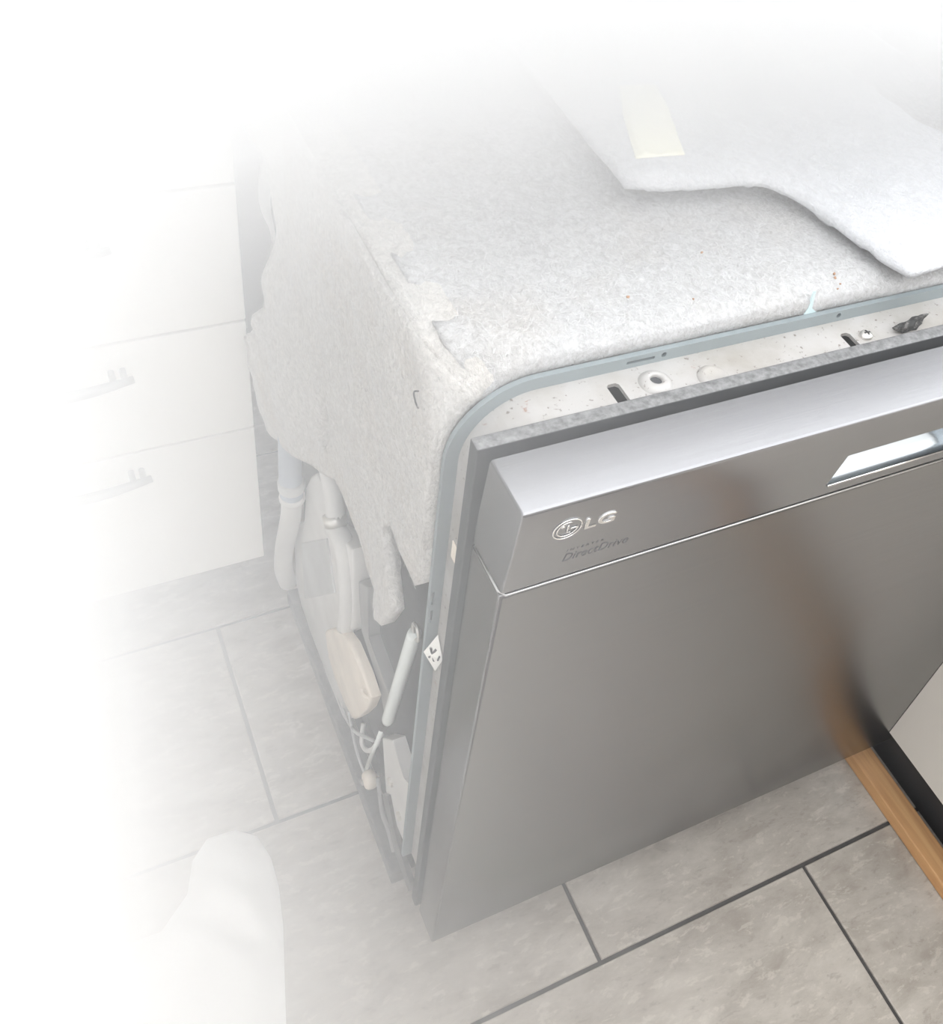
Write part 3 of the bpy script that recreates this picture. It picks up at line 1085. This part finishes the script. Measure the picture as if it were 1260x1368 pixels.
# a dark thread caught on the side felt
obj('thread', tube(bmesh.new(), spline([(0.2025, 0.459, 0.800), (0.2018, 0.464, 0.795), (0.2020, 0.462, 0.789), (0.2025, 0.457, 0.786)], 5), 0.0006, 6), M['soot'], blanket)

# ------------------------------------------------------------------ white cloth on the floor
cl = [(0.030, 0.585), (0.062, 0.583), (0.084, 0.566), (0.092, 0.535), (0.0915, 0.50), (0.084, 0.455), (0.070, 0.40), (0.055, 0.34), (0.03, 0.27), (-0.06, 0.25), (-0.16, 0.28), (-0.19, 0.36), (-0.17, 0.45), (-0.10, 0.50), (-0.04, 0.50), (-0.005, 0.53), (0.008, 0.565)]
CLE = dense(cl, 0.01)


def cl_top(p):
    x, y = p
    e = min(math.hypot(x - a, y - b) for a, b in CLE)
    u = x * 0.83 + y * 0.55
    f = 0.5 + 0.5 * math.sin(u * 62 + 5 * fbm((x, y, 0), 5))
    h = 0.004 + 0.030 * smooth01(e / 0.035) * (0.55 + 0.45 * f) + 0.006 * fbm((x, y, 3), 14) * smooth01(e / 0.03)
    return Vector((x, y, h))


cloth = obj('white_cloth', sheet(cl, 0.008, cl_top, lambda p: Vector((p[0], p[1], max(0.0006, cl_top(p).z - 0.004 if False else 0.0006)))), M['cloth'], smooth=True)
tag(cloth, 'crumpled white cloth lying on the tiles at the bottom left, fading in the added haze', 'cloth')

# ------------------------------------------------------------------ white haze added to fade out the left and the back of the kitchen
t = NT('added_fade_haze')
t.t.nodes.remove(t.p)
vs_ = t.n('ShaderNodeVolumeScatter', Color=(1, 1, 1, 1), Anisotropy=0.0)
tc = t.n('ShaderNodeTexCoord')
sx = t.n('ShaderNodeSeparateXYZ')
t.l(tc.outputs['Object'], sx.inputs[0])


def mth(op, a, b=None, c=None):
    nd = t.n('ShaderNodeMath', _operation=op)
    for i, v_ in enumerate((a, b, c)):
        if v_ is None:
            continue
        if hasattr(v_, 'is_linked'):
            t.l(v_, nd.inputs[i])
        else:
            nd.inputs[i].default_value = v_
    return nd.outputs[0]


def sstep(v_, a, b):
    nd = t.n('ShaderNodeMapRange', _interpolation_type='SMOOTHSTEP')
    t.l(v_, nd.inputs['Value'])
    nd.inputs['From Min'].default_value = a
    nd.inputs['From Max'].default_value = b
    return nd.outputs[0]


X, Y, Z = sx.outputs
left = mth('MINIMUM', mth('MULTIPLY', mth('EXPONENT', mth('DIVIDE', X, -0.069)), 1.22), 9.0)
left = mth('MULTIPLY', left, sstep(Y, 0.03, 0.18))
left = mth('MULTIPLY', left, mth('MULTIPLY_ADD', Z, 0.5, 0.75))
back = mth('MULTIPLY', mth('MULTIPLY', sstep(Y, 0.389, 0.659), sstep(Z, 0.800, 1.03)), 15.0)
low = mth('MULTIPLY', mth('MULTIPLY', sstep(Z, 0.42, 0.02), sstep(Y, 0.55, 0.35)), sstep(X, 0.62, 0.0))
low = mth('MULTIPLY', low, 1.7)
t.l(mth('ADD', mth('ADD', left, back), low), vs_.inputs['Density'])
t.l(vs_.outputs[0], t.t.nodes['Material Output'].inputs['Volume'])
hz = obj('haze', B(-0.42, 1.1, 0.03, 1.40, 0.003, 1.28), t.m)
tag(hz, 'haze added to fade the left and the back of the kitchen to white', 'haze', kind='stuff')
